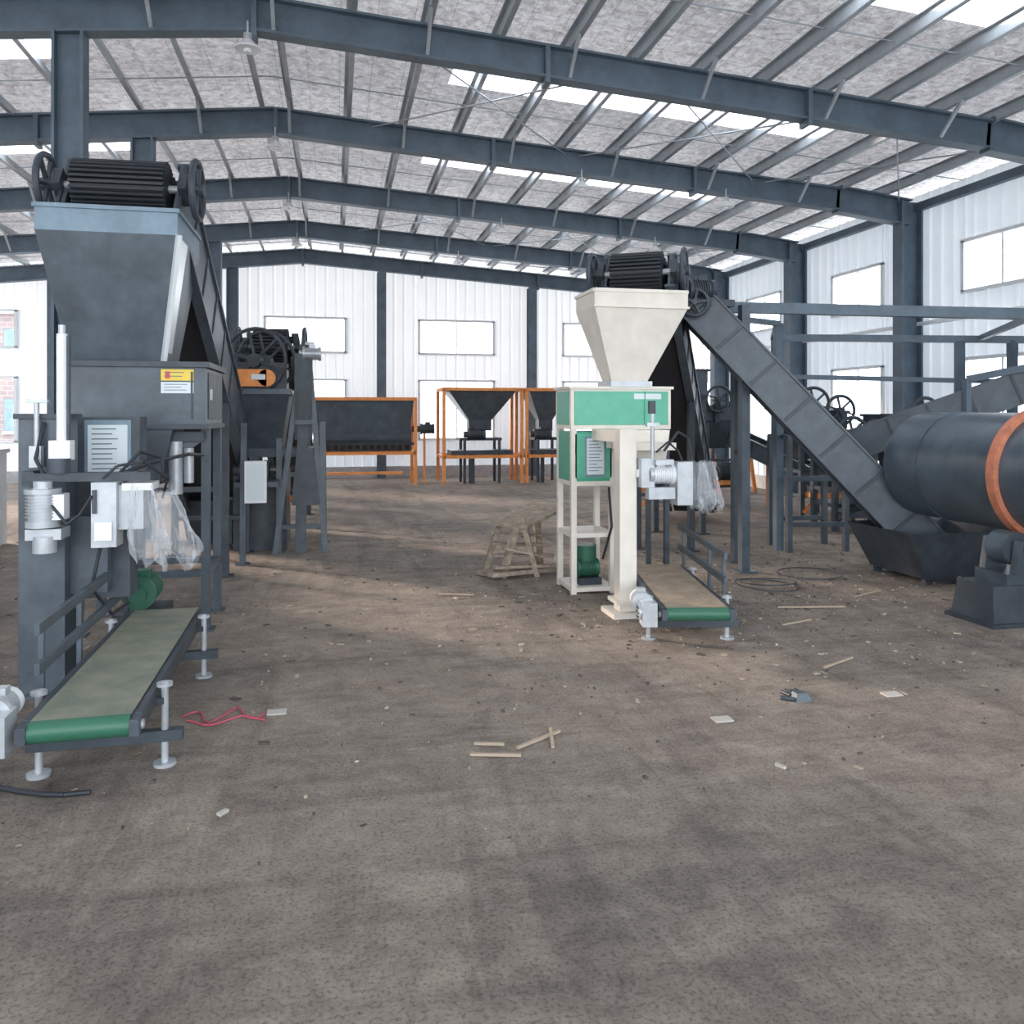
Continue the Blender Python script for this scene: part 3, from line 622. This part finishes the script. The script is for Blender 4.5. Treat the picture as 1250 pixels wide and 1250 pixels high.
def hopper_feeder(x0,x1):
    s=B('orange_frame_hopper_feeder')
    frame_box(s,x0,x1,18.4,19.5,0.62,2.16,0.07,ORANGE); xm=(x0+x1)/2; w=(x1-x0)/2
    s.frus((xm-w*0.3,xm+w*0.3,18.8,19.15),1.45,(xm-w*0.85,xm+w*0.85,18.45,19.45),2.1,DARK)
    s.bx(xm-w*0.85,xm+w*0.85,18.44,19.46,2.1,2.17,DARK2)
    s.frus((xm-w*0.3,xm+w*0.3,18.8,19.15),1.2,(xm-w*0.3,xm+w*0.3,18.8,19.15),1.45,DARK2)
    s.motor((xm-0.1,18.72,1.12),(1,0,0),0.13,0.4,DARK2); s.bx(xm-w*0.55,xm+w*0.55,18.7,19.2,0.98,1.04,DARK2)
    s.bx(xm-w*0.8,xm+w*0.8,18.5,19.2,0.66,0.76,DARK2)
    for k in(-1,1):
        for y in (18.55,19.15): s.bx(xm+k*w*0.45-0.03,xm+k*w*0.45+0.03,y-0.03,y+0.03,0,1.0,DARK2)
    s.bx(xm-w*0.35,xm-w*0.2,18.5,18.55,0,0.66,DARK2)
    s.done()
hopper_feeder(2.42,4.22); hopper_feeder(4.34,5.45)

# ---------------------------------------------------------------- right rear machines
def machine_block(name,x0,x1,y0,y1,zb,zt,wheels,accent=ORANGE,disc=None):
    s=B(name); xm=(x0+x1)/2; ym=(y0+y1)/2; w=x1-x0
    s.frus((x0+w*0.22,x1-w*0.22,y0+0.15,y1-0.15),zb,(x0,x1,y0,y1),zb+(zt-zb)*0.65,DARK2); s.bx(x0,x1,y0,y1,zb+(zt-zb)*0.65,zt,DARK)
    s.bx(x0-0.03,x1+0.03,y0-0.03,y1+0.03,zt-0.04,zt,DARK2)
    for x in(x0+0.05,x1-0.05):
        for y in(y0+0.05,y1-0.05): s.bx(x-0.035,x+0.035,y-0.035,y+0.035,0,zb+(zt-zb)*0.65,DARK)
    for z in(0.35,zb*0.8): s.beam((x0+0.05,y0+0.05,z),(x1-0.05,y0+0.05,z),0.05,0.05,DARK); s.beam((x0+0.05,y0+0.05,z),(x0+0.05,y1-0.05,z),0.05,0.05,DARK)
    s.beam((x0+0.05,y0,0.1),(x1-0.05,y0,zb*0.85),0.04,0.04,accent)
    for (wx,wz,R_) in wheels:
        s.wheel((wx,y0-0.12,wz),(0.1,1,0),R_,DARK2,6,0.025); s.cyl((wx,y0-0.1,wz),(wx,y0+0.1,wz),0.04,GREY,12); s.bx(wx-0.04,wx+0.04,y0-0.06,y0,min(wz,zt)-0.3,wz+0.04,DARK2)
    s.motor((xm,y0-0.15,zb*0.6),(1,0,0),0.13,0.36,DARK2); s.bx(xm-0.3,xm+0.3,y0-0.3,y0+0.1,zb*0.6-0.2,zb*0.6-0.14,accent)
    if disc:
        s.cyl((disc[0],y0+0.2,disc[1]),(disc[0],y1-0.2,disc[1]),disc[2],DARK2,40); s.torus((disc[0],y0+0.19,disc[1]),(0,1,0),disc[2]-0.02,0.03,DARK,40)
        s.torus((disc[0],y0+0.19,disc[1]),(0,1,0),disc[2]*0.5,0.02,DARK,30); s.cyl((disc[0],y0+0.1,disc[1]),(disc[0],y0+0.2,disc[1]),0.09,GREY,16)
    s.done()
machine_block('compost_turner_hopper',4.45,5.72,11.9,12.9,1.15,2.3,[],disc=(4.85,2.55,0.5))
machine_block('pellet_granulator',6.9,7.7,11.2,12.0,0.9,1.65,[(7.05,1.75,0.24),(7.5,1.65,0.22)])
machine_block('pellet_granulator',7.75,8.45,10.0,10.9,0.9,1.6,[(8.0,1.6,0.22),(8.35,1.45,0.18)])
machine_block('screening_machine',6.2,6.85,13.0,14.0,1.0,1.75,[(6.4,1.85,0.22)])
machine_block('pellet_granulator',6.6,7.3,9.9,10.5,0.7,1.3,[(6.8,1.35,0.2),(7.15,1.3,0.2)],DARK2)
s=B('orange_trestle_conveyor')
s.bx(5.7,8.3,15.2,15.8,1.05,1.12,DARK2); s.bx(5.7,8.3,15.17,15.2,0.98,1.14,ORANGE)
for x in(5.8,6.6,7.4,8.2):
    s.beam((x-0.15,15.2,0),(x,15.2,1.0),0.06,0.06,ORANGE); s.beam((x+0.15,15.2,0),(x,15.2,1.0),0.06,0.06,ORANGE); s.bx(x-0.03,x+0.03,15.75,15.81,0,1.05,ORANGE)
s.done()
s,M,Ln=bigconv('inclined_belt_conveyor',(7.9,11.9,0.5),(5.9,14.6,1.9),0.5)
for t in(0.3,0.8):
    c=M@Vector((0,Ln*t,-0.15)); s.bx(c.x-0.04,c.x+0.04,c.y-0.04,c.y+0.04,0,c.z,ORANGE)
s.done()

# ---------------------------------------------------------------- floor litter
DEB=[mat('litter_paper',(0.48,0.46,0.42),0.8),mat('litter_brown',(0.22,0.17,0.13),0.9),mat('litter_dark',(0.09,0.08,0.07),0.9),mat('litter_tan',(0.42,0.34,0.26),0.9)]
s=B('floor_litter')
for i in range(2600):
    if i<1100: x=random.uniform(-4,7.5); y=random.uniform(3.0,12)
    else: x=random.gauss(3.4,1.7); y=random.gauss(6.6,1.3)
    if y<2.6: continue
    q=random.choice([0.004,0.006,0.008,0.010,0.02]); a=random.uniform(0,PI); w=q*random.uniform(0.5,1.6); h=q*random.uniform(0.3,0.8); ca,sa=math.cos(a),math.sin(a)
    m=random.choices(DEB,[0.6,4,4,3])[0]; t=random.uniform(0.003,0.012)
    pts=[(-w,-h),(w,-h*random.uniform(0.4,1)),(w*random.uniform(0.5,1),h),(-w,h*random.uniform(0.4,1))]
    P=[(x+u*ca-v*sa,y+u*sa+v*ca) for u,v in pts]
    s.add([(p[0],p[1],0.0005) for p in P]+[(p[0],p[1],t) for p in P],[(0,3,2,1),(4,5,6,7),(0,1,5,4),(1,2,6,5),(2,3,7,6),(3,0,4,7)],m)
s.done()
s=B('scrap_wood_sticks')
for a,c in(((0.62,3.78,.01),(0.85,3.72,.01)),((0.66,3.9,.01),(0.80,3.86,.01)),((0.85,3.8,.012),(1.1,3.95,.015)),((1.02,3.78,.01),(1.06,3.98,.02)),((3.0,4.6,.012),(3.3,4.75,.012)),((3.55,6.1,.015),(4.1,6.0,.015)),((4.4,6.3,.015),(4.8,6.5,.015)),((3.3,5.6,.01),(3.6,5.7,.01)),((0.9,7.2,.01),(1.2,7.1,.01))): s.beam(a,c,0.016,0.012,DEB[3])
for x,y in((1.98,3.95),(-0.3,4.55),(3.1,4.1)): s.bx(x-0.05,x+0.05,y-0.035,y+0.035,0,0.008,DEB[0])
s.done()
s=B('discarded_glove'); s.frus((2.5,2.6,4.1,4.18),0,(2.52,2.58,4.12,4.17),0.04,DARK)
for k in range(4): s.cyl((2.51+k*0.024,4.17,0.015),(2.5+k*0.03,4.25+0.01*(k%2),0.012),0.012,DARK2,8)
s.cyl((2.5,4.12,0.012),(2.44,4.16,0.012),0.012,DARK2,8); s.done()
s=B('red_strap'); pts=[(-0.78+0.42*t/14+0.0,4.55+0.10*math.sin(t*0.9)+0.02*math.cos(t*2.1),0.008) for t in range(15)]; s.tube(pts,0.005,RED); 
s.tube([(-0.75+0.4*t/12,4.47+0.05*math.sin(t*0.7+2),0.008) for t in range(13)],0.005,RED); s.done()
s=B('rubber_hose'); s.tube([(-2.0+0.1*t,3.85+0.12*math.sin(t*0.5),0.012) for t in range(11)],0.011,BLACK); s.done()
s=B('wire_coil')
s.torus((3.9,6.9,0.02),(0.05,0,1),0.28,0.006,DARK2); s.torus((3.95,6.95,0.035),(0,0.08,1),0.25,0.006,DARK2); s.torus((4.6,7.3,0.02),(0,0,1),0.3,0.006,DARK2)
s.done()

# ---------------------------------------------------------------- light
w=bpy.data.worlds.new('bright_overcast_sky'); scene.world=w; w.use_nodes=True
bg=w.node_tree.nodes['Background']; bg.inputs[0].default_value=(0.87,0.93,1.0,1); bg.inputs[1].default_value=4.6
sd=bpy.data.lights.new('sun','SUN'); sd.energy=11; sd.color=(1.0,0.80,0.66); sd.angle=math.radians(8)
so=bpy.data.objects.new('sun',sd); so.rotation_euler=Vector((0.7,-0.6,-0.2)).to_track_quat('-Z','Y').to_euler(); so.location=(-14,18,6); scene.collection.objects.link(so)

# ---------------------------------------------------------------- camera
cd=bpy.data.cameras.new('camera'); cd.lens=28.8; cd.sensor_width=36; cd.shift_y=-0.096; cd.clip_end=300
co=bpy.data.objects.new('camera',cd); co.location=(0,0,1.6); co.rotation_euler=(math.radians(90),0,math.radians(-12.24)); scene.collection.objects.link(co)
scene.camera=co
